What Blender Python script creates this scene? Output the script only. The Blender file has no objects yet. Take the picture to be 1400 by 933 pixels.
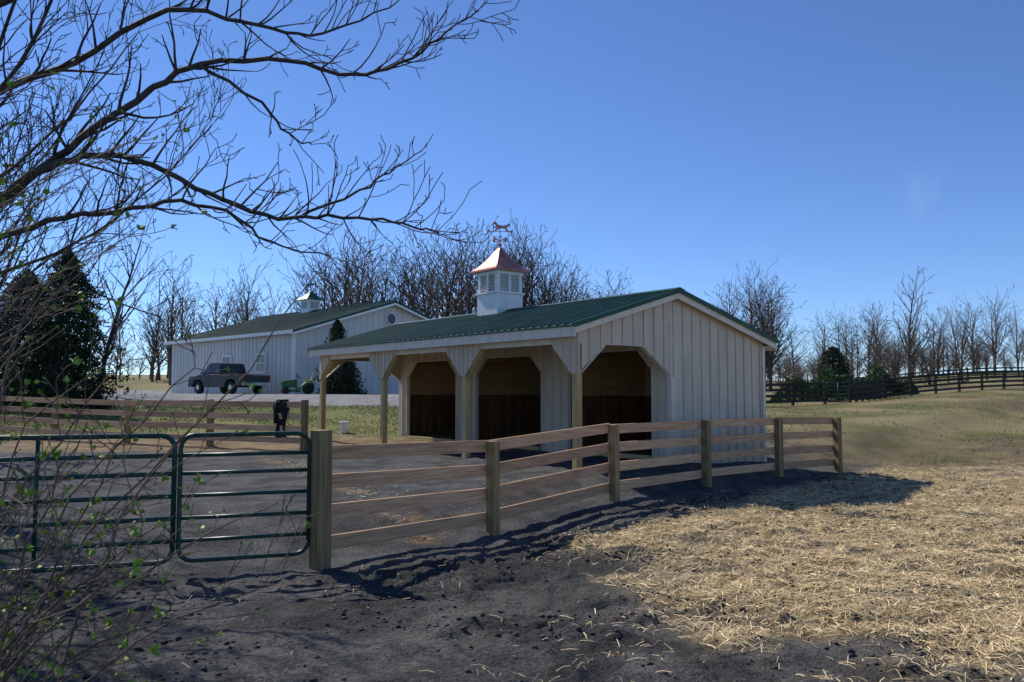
import bpy, math, random
import numpy as np
from mathutils import Vector, Matrix
random.seed(7); rng=np.random.default_rng(11)
scene=bpy.context.scene
EYE=1.47

# ------------------------------------------------------------ materials
def new_mat(name):
    m=bpy.data.materials.new(name); m.use_nodes=True
    nt=m.node_tree; b=nt.nodes['Principled BSDF']; return m,nt,b
def mat_noise(name,c1,c2,scale=(5,5,5),detail=3,rough=.8,bump=.0,bscale=None,island=.0,metal=0,contrast=(.3,.7),spec=.3):
    m,nt,b=new_mat(name); N=nt.nodes; L=nt.links
    tc=N.new('ShaderNodeTexCoord'); mp=N.new('ShaderNodeMapping'); mp.inputs['Scale'].default_value=scale
    L.new(tc.outputs['Object'],mp.inputs['Vector'])
    no=N.new('ShaderNodeTexNoise'); no.inputs['Scale'].default_value=1; no.inputs['Detail'].default_value=detail
    L.new(mp.outputs[0],no.inputs['Vector'])
    cr=N.new('ShaderNodeValToRGB'); cr.color_ramp.elements[0].position=contrast[0]; cr.color_ramp.elements[1].position=contrast[1]
    cr.color_ramp.elements[0].color=(*c1,1); cr.color_ramp.elements[1].color=(*c2,1)
    L.new(no.outputs['Fac'],cr.inputs['Fac']); out=cr.outputs['Color']
    if island>0:
        g=N.new('ShaderNodeNewGeometry'); mr=N.new('ShaderNodeMapRange')
        mr.inputs['To Min'].default_value=1-island; mr.inputs['To Max'].default_value=1+island
        L.new(g.outputs['Random Per Island'],mr.inputs['Value'])
        hs=N.new('ShaderNodeHueSaturation'); L.new(out,hs.inputs['Color']); L.new(mr.outputs[0],hs.inputs['Value']); out=hs.outputs['Color']
    L.new(out,b.inputs['Base Color'])
    b.inputs['Roughness'].default_value=rough; b.inputs['Metallic'].default_value=metal
    b.inputs['Specular IOR Level'].default_value=spec
    if bump>0:
        bp=N.new('ShaderNodeBump'); bp.inputs['Strength'].default_value=bump; bp.inputs['Distance'].default_value=.02
        L.new(no.outputs['Fac'],bp.inputs['Height']); L.new(bp.outputs[0],b.inputs['Normal'])
    return m
M={}
M['siding']=mat_noise('siding_paint',(.52,.44,.335),(.64,.555,.43),(3,3,.7),rough=.65,bump=.1,island=.05)
M['trim']=mat_noise('cream_trim_paint',(.62,.56,.45),(.74,.68,.56),(4,4,4),rough=.5)
M['white']=mat_noise('white_paint',(.74,.73,.70),(.85,.84,.81),(4,4,4),rough=.45)
M['roof']=mat_noise('green_metal_roof',(.007,.058,.039),(.013,.088,.062),(2,2,2),rough=.5,spec=.28,island=.22)
M['post']=mat_noise('treated_post_wood',(.34,.25,.10),(.58,.45,.22),(30,30,1.4),rough=.8,bump=.3,island=.15)
M['board']=mat_noise('rough_sawn_board',(.44,.235,.125),(.70,.44,.255),(2.2,2.2,45),rough=.85,bump=.35,island=.24)
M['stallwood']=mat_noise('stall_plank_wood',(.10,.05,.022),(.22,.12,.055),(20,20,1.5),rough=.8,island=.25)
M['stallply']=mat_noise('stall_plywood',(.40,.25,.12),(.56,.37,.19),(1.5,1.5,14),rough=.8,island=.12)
M['fpost']=mat_noise('fence_post_wood',(.16,.11,.05),(.38,.27,.13),(28,28,1.3),rough=.85,bump=.35,island=.2)
M['copper']=mat_noise('copper_sheet',(.38,.15,.12),(.52,.25,.21),(5,5,3),rough=.55,metal=.5)
M['gategreen']=mat_noise('green_gate_paint',(.004,.036,.026),(.007,.055,.038),(8,8,8),rough=.4,spec=.4)
M['black']=mat_noise('black_fence_paint',(.010,.010,.010),(.025,.023,.02),(6,6,6),rough=.7)
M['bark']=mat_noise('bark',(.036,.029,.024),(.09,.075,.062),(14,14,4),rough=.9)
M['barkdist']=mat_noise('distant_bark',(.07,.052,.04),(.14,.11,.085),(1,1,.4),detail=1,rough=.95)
M['barkred']=mat_noise('shrub_bark',(.08,.058,.04),(.18,.135,.095),(20,20,8),rough=.85)
M['bud']=mat_noise('spring_bud_leaf',(.16,.26,.025),(.30,.44,.06),(30,30,30),rough=.6,island=.3)
M['conifer']=mat_noise('conifer_foliage',(.008,.018,.009),(.035,.06,.022),(1.5,1.5,1.5),rough=.85,island=.4)
M['juniper']=mat_noise('juniper_foliage',(.025,.06,.02),(.07,.12,.035),(1.5,1.5,1.5),rough=.85,island=.4)
M['straw']=mat_noise('straw',(.52,.375,.18),(.82,.65,.38),(9,9,9),detail=1,rough=.75,island=.4)
M['clod']=mat_noise('soil_clod',(.035,.033,.032),(.095,.09,.083),(15,15,15),detail=1,rough=.95,island=.3)
M['grassb']=mat_noise('grass_blade',(.115,.12,.04),(.28,.25,.12),(.4,.4,.4),detail=1,rough=.8,island=.35)
M['barnsiding']=mat_noise('barn_metal_siding',(.54,.53,.49),(.64,.63,.59),(1,1,.4),rough=.5)
M['wains']=mat_noise('barn_wainscot',(.36,.37,.37),(.44,.45,.45),(1,1,1),rough=.6)
M['dark']=mat_noise('dark_rubber',(.012,.012,.012),(.03,.03,.03),(8,8,8),rough=.8)
M['cloth']=mat_noise('black_cloth',(.008,.008,.01),(.03,.03,.034),(18,18,18),rough=.95,bump=.5)
M['carpaint']=mat_noise('grey_car_paint',(.022,.025,.030),(.036,.040,.046),(2,2,2),rough=.45,metal=.0,spec=.35)
M['chrome']=mat_noise('chrome',(.35,.35,.35),(.5,.5,.5),(2,2,2),rough=.35,metal=.9)
M['glass']=mat_noise('window_glass',(.015,.02,.025),(.04,.05,.06),(1,1,1),rough=.12,spec=.5)
M['redlamp']=mat_noise('tail_lamp_red',(.35,.01,.01),(.5,.02,.02),(3,3,3),rough=.3)
M['concrete']=mat_noise('stone_dust_floor',(.10,.095,.09),(.17,.16,.15),(6,6,6),rough=.9)
M['bin']=mat_noise('tractor_green_paint',(.01,.10,.02),(.02,.15,.035),(6,6,6),rough=.4)
M['yellow']=mat_noise('yellow_paint',(.55,.40,.02),(.65,.5,.04),(6,6,6),rough=.4)

# ------------------------------------------------------------ mesh helpers
def link(o): scene.collection.objects.link(o); return o
def empty(name,loc=(0,0,0),rot=0):
    o=bpy.data.objects.new(name,None); o.location=loc; o.rotation_euler=(0,0,rot); o.empty_display_size=.3; return link(o)
def mesh_np(name,V,F,mat,smooth=False,parent=None):
    me=bpy.data.meshes.new(name); V=np.asarray(V,dtype=np.float32); F=np.asarray(F,dtype=np.int32); k=F.shape[1]
    me.vertices.add(len(V)); me.vertices.foreach_set('co',V.ravel())
    me.loops.add(F.size); me.loops.foreach_set('vertex_index',F.ravel())
    me.polygons.add(len(F)); me.polygons.foreach_set('loop_start',np.arange(len(F),dtype=np.int32)*k)
    me.update(calc_edges=True)
    if smooth: me.polygons.foreach_set('use_smooth',np.ones(len(F),dtype=bool))
    me.materials.append(mat)
    o=bpy.data.objects.new(name,me); link(o)
    if parent: o.parent=parent
    return o
class MB:
    def __init__(s): s.v=[]; s.f=[]
    def add(s,vs,fs):
        n=len(s.v); s.v+= [tuple(v) for v in vs]; s.f+=[tuple(i+n for i in f) for f in fs]
    def box(s,x0,x1,y0,y1,z0,z1):
        s.add([(x0,y0,z0),(x1,y0,z0),(x1,y1,z0),(x0,y1,z0),(x0,y0,z1),(x1,y0,z1),(x1,y1,z1),(x0,y1,z1)],
              [(0,3,2,1),(4,5,6,7),(0,1,5,4),(1,2,6,5),(2,3,7,6),(3,0,4,7)])
    def prism(s,poly,vec):
        n=len(poly); vec=Vector(vec); a=[Vector(p) for p in poly]; b=[p+vec for p in a]
        s.add(a+b,[tuple(range(n))[::-1],tuple(range(n,2*n))]+[(i,(i+1)%n,(i+1)%n+n,i+n) for i in range(n)])
    def beam(s,p0,p1,w,h,up=(0,0,1)):
        p0=Vector(p0);p1=Vector(p1); d=(p1-p0).normalized(); up=Vector(up); sd=d.cross(up).normalized(); u=sd.cross(d)
        c=[sd*(-w/2)+u*(-h/2),sd*(w/2)+u*(-h/2),sd*(w/2)+u*(h/2),sd*(-w/2)+u*(h/2)]
        s.add([p0+q for q in c]+[p1+q for q in c],[(3,2,1,0),(4,5,6,7),(0,1,5,4),(1,2,6,5),(2,3,7,6),(3,0,4,7)])
    def tube(s,pts,r,n=10):
        pts=[Vector(p) for p in pts]; rings=[]; pu=None
        for i,p in enumerate(pts):
            d=(pts[min(i+1,len(pts)-1)]-pts[max(i-1,0)]).normalized()
            ref=Vector((0,0,1)) if abs(d.z)<.9 else Vector((1,0,0))
            u=d.cross(ref).normalized()
            if pu is not None: u=(pu-d*pu.dot(d)).normalized()
            pu=u; v=d.cross(u)
            rr=r[i] if isinstance(r,(list,tuple)) else r
            rings.append([p+u*math.cos(6.2832*k/n)*rr+v*math.sin(6.2832*k/n)*rr for k in range(n)])
        vs=[q for g in rings for q in g]; fs=[]
        for i in range(len(pts)-1):
            for k in range(n): fs.append((i*n+k,i*n+(k+1)%n,(i+1)*n+(k+1)%n,(i+1)*n+k))
        fs.append(tuple(range(n))[::-1]); fs.append(tuple(range((len(pts)-1)*n,len(pts)*n)))
        s.add(vs,fs)
    def obj(s,name,mat,parent=None,smooth=False,bevel=0):
        me=bpy.data.meshes.new(name); me.from_pydata(s.v,[],s.f); me.update(); me.materials.append(mat)
        if smooth:
            me.polygons.foreach_set('use_smooth',[True]*len(me.polygons))
        o=bpy.data.objects.new(name,me); link(o)
        if parent: o.parent=parent
        if bevel:
            b=o.modifiers.new('bevel','BEVEL'); b.width=bevel; b.segments=2; b.limit_method='ANGLE'
        return o
def segs_mesh(name,S,n,mat,parent=None):
    S=np.array(S,dtype=np.float64); P0=S[:,0:3];P1=S[:,3:6];R0=S[:,6];R1=S[:,7]
    d=P1-P0; d/=np.linalg.norm(d,axis=1,keepdims=True)+1e-9
    ref=np.where(np.abs(d[:,2:3])>.9,np.array([[1.,0,0]]),np.array([[0,0,1.]]))
    u=np.cross(d,ref); u/=np.linalg.norm(u,axis=1,keepdims=True)+1e-9; v=np.cross(d,u)
    a=np.arange(n)*2*np.pi/n; ca=np.cos(a)[None,:,None]; sa=np.sin(a)[None,:,None]
    ring=u[:,None]*ca+v[:,None]*sa
    A=P0[:,None]+ring*R0[:,None,None]; B=P1[:,None]+ring*R1[:,None,None]
    V=np.concatenate([A,B],1).reshape(-1,3)
    k=np.arange(n); f=np.stack([k,(k+1)%n,(k+1)%n+n,k+n],1)
    F=(f[None]+(np.arange(len(S))*2*n)[:,None,None]).reshape(-1,4)
    return mesh_np(name,V,F,mat,True,parent)

# ------------------------------------------------------------ terrain
def vnoise(x,y,seed=0):
    xi=np.floor(x).astype(np.int64); yi=np.floor(y).astype(np.int64); xf=x-xi; yf=y-yi
    def h(a,b):
        n=(a*374761393+b*668265263+seed*982451653)&0xffffffff
        n=((n^(n>>13))*1274126177)&0xffffffff; return ((n^(n>>16))&0xffff)/65535.
    u=xf*xf*(3-2*xf); v=yf*yf*(3-2*yf)
    return (h(xi,yi)*(1-u)+h(xi+1,yi)*u)*(1-v)+(h(xi,yi+1)*(1-u)+h(xi+1,yi+1)*u)*v
def fbm(x,y,o=4,seed=0):
    s=0;a=.5
    for i in range(o): s=s+a*vnoise(x*2**i+i*17.3,y*2**i-i*9.1,seed+i); a*=.5
    return s/(1-.5**o)
def ss(a,b,x):
    t=np.clip((x-a)/(b-a),0,1); return t*t*(3-2*t)
def zbase(x,y):
    x=np.asarray(x,float); y=np.asarray(y,float)
    d=(x+2)*.752-(y-8.5)*.659
    z=-.36+.36*ss(0.1,-1.8,d)*ss(7.6,10.5,y)
    z=z-.10*np.exp(-((x+.2)**2+(y-10.6)**2)/1.5)
    r=x/np.maximum(y,1)
    left=1.3*ss(22,42,y)+.033*np.maximum(0,y-62)
    a=.020+.020*ss(.35,.62,r)
    right=a*np.maximum(0,y-20)*ss(18,26,y)
    w=ss(.0,.3,r)
    f=left*(1-w)+right*w
    f=np.where(f>5,5+(f-5)*.25,f)
    return z+f
def zt(x,y): return float(zbase(x,y))
def axis(c,a,lo,hi,n):
    return c+a*np.sinh(np.linspace(math.asinh((lo-c)/a),math.asinh((hi-c)/a),n))
X=axis(.8,2.2,-900,900,900); Y=axis(6.5,2.2,-12,1400,700)
GX,GY=np.meshgrid(X,Y)
GZ=zbase(GX,GY)
near=ss(60,14,GY)*ss(40,12,np.abs(GX))
D=(GX+2)*.752-(GY-8.5)*.659
fore=ss(-.2,.8,D)+ss(8.6,7.6,GY); fore=np.clip(fore,0,1)
padm=1-fore
wx=GX+(fbm(GX*1.3,GY*1.3,2,101)-.5)*.8; wy=GY+(fbm(GX*1.3+9,GY*1.3,2,102)-.5)*.8
lump=(fbm(wx*.9,wy*.9,3,3)-.5)*.16
c1=fbm(wx*5,wy*5,4,5); c2=fbm(wx*13,wy*13,3,15)
patch=ss(.35,.65,fbm(GX*.6,GY*.6,3,19))
clump=(ss(.5,.8,c1)*.055+(c2-.5)*.042)*(.35+.65*patch)
ridge=(.5-np.abs(fbm(wx*1.2+wy*.9,wy*1.9-wx*1.2,3,9)-.5)*4)*.04
detail=near*(fore*(lump+clump+ridge-.03)+padm*((fbm(GX*1.5,GY*1.5,3,21)-.5)*.07+(fbm(GX*6,GY*6,3,22)-.5)*.045))
GZ=GZ+detail
def mix(A,B,t): return A*(1-t[...,None])+B*t[...,None]
def C(*c): return np.array(c)+0*GX[...,None]
edge=(fbm(GX*.8,GY*.8,4,31)-.5)
fine=fbm(GX*3,GY*3,4,41)
dust=mix(C(.068,.069,.070),C(.125,.124,.122),ss(.3,.7,fine))
soil=mix(C(.058,.056,.053),C(.125,.117,.108),ss(.3,.7,fbm(GX*2,GY*2,4,44)))
dirt=mix(C(.17,.12,.07),C(.30,.22,.13),ss(.3,.7,fine))
strawc=mix(C(.32,.235,.12),C(.48,.37,.205),ss(.25,.6,fine))
grs=mix(C(.14,.14,.05),C(.27,.22,.11),ss(.33,.62,fbm(GX*.35,GY*.22,5,51)))
drive=mix(C(.22,.215,.21),C(.32,.31,.30),ss(.3,.7,fine))
col=dust
col=mix(col,soil,ss(-.1,.5,D+edge*.8)*1.0)
col=mix(col,soil,ss(8.4,7.6,GY+edge*.6)*.8)
def strawmask(x,y):
    e=fbm(x*.8,y*.8,4,31)-.5; d=(x+2)*.752-(y-8.5)*.659
    b=(x-.9)+(y-8.9)*.36
    m=ss(-.5,1.1,b+e*3.4)*ss(.4,1.3,d+e*1.2)*ss(4.4,6.4,y+e*4)*ss(21.5,18,y+e*3-.12*np.maximum(x-8,0))
    bare=ss(.60,.74,fbm(x*1.3+7,y*1.3,4,77))
    return m*(1-.7*bare)
sm=strawmask(GX,GY)
beyond=ss(18,20.5,GY+edge*3-.12*np.maximum(GX-8,0))*ss(6,8,GX)
col=mix(col,dirt*.75,beyond*.9)
col=mix(col,strawc,sm*ss(.80,.5,c1*.6+.4*fine))
gr=ss(20,28,GY+edge*12)
rt=ss(.1,.2,GX/np.maximum(GY,1))
col=mix(col,grs,gr*rt)
col=mix(col,dirt*.8,gr*rt*ss(.55,.66,fbm(GX*.22+3,GY*.12,4,57))*.6)
lt=1-rt
bank=ss(19.2,20.2,GY+edge*1.5)*lt
col=mix(col,dirt*1.05,bank)
col=mix(col,grs*np.array((.8,.98,.75)),ss(23.5,26,GY+edge*3)*lt)
col=mix(col,drive,ss(33.5,34.6,GY+edge*1.5)*ss(75,65,GY)*lt)
col=mix(col,grs,ss(65,75,GY)*lt)
tr=np.exp(-((GX+1.2+(GY-10)*.525+edge*.8)/.34)**2)*ss(9,10,GY)*ss(20,18,GY)*(D<-.2)
col=mix(col,dirt*.9,tr*ss(.40,.60,fbm(GX*2.6,GY*2.6,4,91))*.9)
ny,nx=GX.shape
idx=np.arange(nx*ny).reshape(ny,nx)
F=np.stack([idx[:-1,:-1],idx[:-1,1:],idx[1:,1:],idx[1:,:-1]],-1).reshape(-1,4)
V=np.stack([GX,GY,GZ],-1).reshape(-1,3)
m,nt,b=new_mat('ground_surface'); N=nt.nodes; L=nt.links
at=N.new('ShaderNodeAttribute'); at.attribute_name='zone'
tc=N.new('ShaderNodeTexCoord')
n1=N.new('ShaderNodeTexNoise'); n1.inputs['Scale'].default_value=30; n1.inputs['Detail'].default_value=4; n1.inputs['Roughness'].default_value=.75
L.new(tc.outputs['Object'],n1.inputs['Vector'])
mr=N.new('ShaderNodeMapRange'); mr.inputs['From Min'].default_value=.3; mr.inputs['From Max'].default_value=.7; mr.inputs['To Min'].default_value=.35; mr.inputs['To Max'].default_value=1.7
L.new(n1.outputs['Fac'],mr.inputs['Value'])
hs=N.new('ShaderNodeHueSaturation'); L.new(at.outputs['Color'],hs.inputs['Color']); L.new(mr.outputs[0],hs.inputs['Value'])
L.new(hs.outputs['Color'],b.inputs['Base Color']); b.inputs['Roughness'].default_value=.95; b.inputs['Specular IOR Level'].default_value=.12
bp=N.new('ShaderNodeBump'); bp.inputs['Strength'].default_value=1.0; bp.inputs['Distance'].default_value=.05
L.new(n1.outputs['Fac'],bp.inputs['Height']); L.new(bp.outputs[0],b.inputs['Normal'])
g=mesh_np('ground',V,F,m,True)
ca=g.data.color_attributes.new('zone','FLOAT_COLOR','POINT')
cc=np.concatenate([np.clip(col,0,1).reshape(-1,3),np.ones((nx*ny,1))],1).astype(np.float32)
ca.data.foreach_set('color',cc.ravel())
def zground(x,y):
    x=np.asarray(x,float); y=np.asarray(y,float)
    i=np.clip(np.searchsorted(X,x)-1,0,nx-2); j=np.clip(np.searchsorted(Y,y)-1,0,ny-2)
    u=(x-X[i])/(X[i+1]-X[i]); v=(y-Y[j])/(Y[j+1]-Y[j])
    return (GZ[j,i]*(1-u)+GZ[j,i+1]*u)*(1-v)+(GZ[j+1,i]*(1-u)+GZ[j+1,i+1]*u)*v

# ------------------------------------------------------------ straw blades
def blades(name,px,py,length,width,mat,flat=True,lift=.03):
    n=len(px); z=zground(px,py)
    a=rng.uniform(0,2*np.pi,n); l=length*rng.uniform(.4,1.5,n); w=width*rng.uniform(.6,1.3,n)
    tilt=rng.normal(0,.25,n) if flat else rng.uniform(.8,1.5,n)
    dx=np.cos(a)*np.cos(tilt)*l; dy=np.sin(a)*np.cos(tilt)*l; dz=np.sin(tilt)*l
    sx=-np.sin(a)*w; sy=np.cos(a)*w
    base=np.stack([px,py,z+(rng.uniform(.004,lift,n) if flat else -.01)],1)
    if flat: base=base-np.stack([dx,dy,dz],1)*.5
    dv=np.stack([dx,dy,dz],1); sv=np.stack([sx,sy,rng.normal(0,.4,n)*w if flat else 0*sx],1)
    t=.9 if flat else .15
    bow=np.zeros((n,3)); bow[:,2]=(rng.uniform(0,.12,n)*l if flat else 0)
    V=np.stack([base-sv,base+sv,base+dv*.5+sv+bow,base+dv*.5-sv+bow,base+dv+sv*t,base+dv-sv*t],1).reshape(-1,3)
    o=(np.arange(n)*6)[:,None]
    F=np.concatenate([o+np.array([[0,1,2,3]]),o+np.array([[3,2,4,5]])],0)
    return mesh_np(name,V,F,mat)
cand=340000
cx=rng.uniform(-1,24,cand); 
cy=4+18*rng.uniform(0,1,cand)**1.35
keep=rng.uniform(0,1,cand)<strawmask(cx,cy)*np.clip(9/cy,0.35,1)
keep&=(cx<cy*.72+1)
blades('straw_mulch',cx[keep],cy[keep],.11,.0027,M['straw'])
cand=60000
cx=rng.uniform(-5,9,cand); cy=rng.uniform(3.5,19,cand); cd=(cx+2)*.752-(cy-8.5)*.659
p=np.where(cd>0.1,.35,.02)*ss(.40,.7,fbm(cx*1.1,cy*1.1,3,61))*ss(-4,2,cx)
p=p+np.exp(-((cx+1.2+(cy-10)*.525)/.38)**2)*.3*(cd<-.2)*(cy>9.3)
keep=rng.uniform(0,1,cand)<p
blades('loose_straw',cx[keep],cy[keep],.09,.0026,M['straw'])
cand=60000
cx=rng.uniform(-26,3,cand); cy=rng.uniform(22,36,cand)
keep=(rng.uniform(0,1,cand)<ss(24,27,cy))&(cy<34)&(rng.uniform(0,1,cand)<ss(.3,.6,fbm(cx*.6,cy*.6,3,12)))
gx1,gy1=cx[keep],cy[keep]
cx=rng.uniform(7,60,cand); cy=rng.uniform(21,60,cand)
keep=(cx>cy*.3)&(cx<cy*.75)&(rng.uniform(0,1,cand)<.7*ss(.35,.6,fbm(cx*.5,cy*.3,4,58)))
blades('grass',np.concatenate([gx1,cx[keep]]),np.concatenate([gy1,cy[keep]]),.07,.010,M['grassb'],flat=False)
def clods(name,n):
    px=rng.uniform(-6,10,n); py=3.5+15*rng.uniform(0,1,n)**1.3; d=(px+2)*.752-(py-8.5)*.659
    k=((d>.05)|(py<8.2))&(rng.uniform(0,1,n)<ss(.4,.62,fbm(px*1.4,py*1.4,3,71))+.1); px,py=px[k],py[k]; n=len(px)
    z=zground(px,py); r=.005+.032*rng.uniform(0,1,n)**6
    t=np.array([[0,0,1],[.9,0,.3],[.3,.85,.3],[-.7,.5,.3],[-.7,-.5,.3],[.3,-.85,.3],[0,0,-.6]])
    fs=np.array([[0,1,2],[0,2,3],[0,3,4],[0,4,5],[0,5,1],[6,2,1],[6,3,2],[6,4,3],[6,5,4],[6,1,5]])
    V=t[None]*rng.uniform(.6,1.3,(n,7,1))*r[:,None,None]*np.array([1.2,1.,.7]); 
    a=rng.uniform(0,6.28,n); ca,sa=np.cos(a)[:,None],np.sin(a)[:,None]
    V=np.stack([V[...,0]*ca-V[...,1]*sa,V[...,0]*sa+V[...,1]*ca,V[...,2]],-1)+np.stack([px,py,z],1)[:,None]
    F=(fs[None]+(np.arange(n)*7)[:,None,None]).reshape(-1,3)
    mesh_np(name,V.reshape(-1,3),F,M['clod'],False)
clods('soil_clods',60000)

# ------------------------------------------------------------ run-in shed
def siding(mb,plane,segs,ztop,th,bat=.305,bw=.045,off=0):
    for a0,a1,b0,b1 in segs:
        mid=[a for a in ztop['k'] if a0<a<a1]
        top=[a1]+mid[::-1]+[a0]
        poly=[plane(a0,0,b0),plane(a1,0,b1)]+[plane(a,0,ztop['f'](a)) for a in top]
        vec=Vector(plane(a0,th,b0))-Vector(plane(a0,0,b0))
        mb.prism(poly,vec)
    amin=min(s[0] for s in segs); amax=max(s[1] for s in segs)
    a=amin+off+.02
    while a<amax-bw*.5:
        for a0,a1,b0,b1 in segs:
            if a0<=a<a1:
                zb=b0+(b1-b0)*(a-a0)/(a1-a0)
                zb2=b0+(b1-b0)*min(1,(a+bw-a0)/(a1-a0)) 
                a2=min(a+bw,a1)
                poly=[plane(a,-.022,zb+.004),plane(a2,-.022,zb2+.004),plane(a2,-.022,ztop['f'](a2)-.004),plane(a,-.022,ztop['f'](a)-.004)]
                vec=Vector(plane(a,-.001,zb))-Vector(plane(a,-.022,zb)); mb.prism(poly,vec); break
        a+=bat
RID=2.72; RZ=3.57; LEN=10.98; DEP=6.0; FW=2.68
SF=(RZ-2.70)/(RID+.28); SB=(RZ-2.62)/(DEP+.28-RID)
def rz(s): return RZ-(SF*(RID-s) if s<RID else SB*(s-RID))
shed=empty('run_in_shed',(1.21,15.07,0),math.radians(38.67))
gt={'k':[RID],'f':lambda a: rz(a)-.05}
sd=MB()
arch=[(0,.8,1.78,2.39),(.8,1.85,2.39,2.39),(1.85,FW,2.39,1.78)]
wall=[(FW,DEP,-.3,-.3)]
siding(sd,lambda a,d,z:(a,d,z),arch+wall,gt,.03)
siding(sd,lambda a,d,z:(a,LEN-d,z),arch+wall,gt,.03)
hd=2.36; segs=[]; y=.03
for (o0,o1) in [(.5,3.15),(4.1,6.87),(7.8,10.45)]:
    segs.append((y,o0,-.05,-.05)); c=.42
    segs+= [(o0,o0+c,hd-c,hd),(o0+c,o1-c,hd,hd),(o1-c,o1,hd,hd-c)]; y=o1
segs.append((y,LEN-.03,-.05,-.05))
siding(sd,lambda a,d,z:(FW+d,a,z),segs,{'k':[],'f':lambda a: 3.40},.03)
br=[(0.03,.09,1.80,1.80),(.09,.68,1.80,2.37)]
for p in (3.66,7.32):
    br+=[(p-.66,p-.07,2.37,1.80),(p-.07,p+.07,1.8,1.8),(p+.07,p+.66,1.8,2.37)]
br+=[(LEN-.68,LEN-.09,2.37,1.8),(LEN-.09,LEN-.03,1.8,1.8)]
for q in range(0,len(br)):
    siding(sd,lambda a,d,z:(-.03+d,a,z),[br[q]],{'k':[],'f':lambda a:2.50},.03,bat=.2,off=.03)
siding(sd,lambda a,d,z:(DEP-d,a,z),[(.03,LEN-.03,-.3,-.3)],{'k':[],'f':lambda a:rz(DEP)-.06},.03)
sd.obj('board_and_batten_siding',M['siding'],shed)
tr_=MB()
tr_.box(-.24,-.20,-.2,LEN+.2,2.48,2.665)
tr_.box(DEP+.2,DEP+.24,-.2,LEN+.2,2.42,2.59)
tr_.box(-.004,.10,.10,LEN-.1,2.375,2.54)
for yy in (-.2,LEN+.16):
    for s0,s1 in ((-.2,RID),(RID,DEP+.2)):
        tr_.prism([(s0,yy,rz(s0)-.18),(s1,yy,rz(s1)-.18),(s1,yy,rz(s1)-.035),(s0,yy,rz(s0)-.035)],(0,.04,0))
for s0,s1 in ((-.2,0.0),(DEP,DEP+.2)):
    tr_.prism([(s0,-.16,rz(s0)-.19),(s1,-.16,rz(s1)-.19),(s1,-.16,rz(s1)-.17),(s0,-.16,rz(s0)-.17)],(0,LEN+.32,0))
tr_.box(DEP-.09,DEP+.012,-.028,-.004,-.3,rz(DEP)-.19)
tr_.box(DEP+.002,DEP+.024,-.004,.09,-.3,rz(DEP)-.19)
tr_.box(FW-.024,FW-.002,-.02,.09,0,2.9)
tr_.box(FW+.0,FW+.09,-.028,-.004,-.2,1.76)
for (o0,o1) in [(.5,3.15),(4.1,6.87),(7.8,10.45)]:
    c=.42; x=FW-.012
    for pa,pb in [((o0,0),(o0,hd-c)),((o0,hd-c),(o0+c,hd)),((o0+c,hd),(o1-c,hd)),((o1-c,hd),(o1,hd-c)),((o1,hd-c),(o1,0))]:
        q0=Vector((x+.04,pa[0],pa[1])); q1=Vector((x+.04,pb[0],pb[1])); tr_.beam(q0,q1,.02,.11,up=(1,0,0))
for a,b_ in [((.1,1.79),(.8,2.38)),((.8,2.38),(1.85,2.38)),((1.85,2.38),(FW,1.79))]:
    tr_.beam((a[0],.05,a[1]),(b_[0],.05,b_[1]),.10,.02,up=(0,0,1))
    tr_.beam((a[0],LEN-.05,a[1]),(b_[0],LEN-.05,b_[1]),.10,.02,up=(0,0,1))
tr_.obj('trim_boards',M['trim'],shed)
po=MB()
for p in (0.07,3.66,7.32,LEN-.07):
    po.box(.004,.144,p-.07,p+.07,-.35,2.37)
for a,b_ in [((.15,1.80),(.68,2.35))]:
    for p,sg in ((0,1),(3.66,1),(3.66,-1),(7.32,1),(7.32,-1),(LEN,-1)):
        po.beam((.045,p+sg*a[0],a[1]-.01),(.045,p+sg*b_[0],b_[1]-.01),.09,.035,up=(0,0,1))
po.obj('porch_posts',M['post'],shed,bevel=.008)
rf=MB()
y0,y1=-.24,LEN+.24
for s0,s1 in ((-.28,RID),(RID,DEP+.28)):
    rf.prism([(s0,y0,rz(s0)-.03),(s1,y0,rz(s1)-.03),(s1,y0,rz(s1)),(s0,y0,rz(s0))],(0,y1-y0,0))
yy=y0+.02
while yy<y1-.03:
    for s0,s1 in ((-.285,RID-.05),(RID+.05,DEP+.285)):
        rf.prism([(s0,yy,rz(s0)+.001),(s1,yy,rz(s1)+.001),(s1,yy+.008,rz(s1)+.032),(s0,yy+.008,rz(s0)+.032)],(0,.035,0))
    yy+=.2286
for sg in (-1,1):
    s0,s1=RID,RID+sg*.16
    rf.prism([(s0,y0-.01,RZ+.032),(s1,y0-.01,rz(s1)+.034),(s1,y0-.01,rz(s1)+.046),(s0,y0-.01,RZ+.054)],(0,y1-y0+.02,0))
for yv in (y0-.02,y1):
    for s0,s1 in ((-.28,RID),(RID,DEP+.28)):
        rf.prism([(s0,yv,rz(s0)-.06),(s1,yv,rz(s1)-.06),(s1,yv,rz(s1)+.03),(s0,yv,rz(s0)+.03)],(0,.018,0))
rf.obj('metal_roof',M['roof'],shed)
it=MB(); bd=.19
def planks_v(mb,x,ya,yb,z0,z1,axis_='y',th=.03):
    a=ya
    while a<yb-.01:
        e=min(a+bd-.006,yb)
        if axis_=='y': mb.box(x,x+th,a,e,z0,z1)
        else: mb.box(a,e,x,x+th,z0,z1)
        a+=bd
up=MB()
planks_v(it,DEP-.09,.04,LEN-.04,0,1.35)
for k in range(5): up.box(DEP-.08,DEP-.05,.04,LEN-.04,1.36+k*.235,1.36+k*.235+.228)
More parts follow.
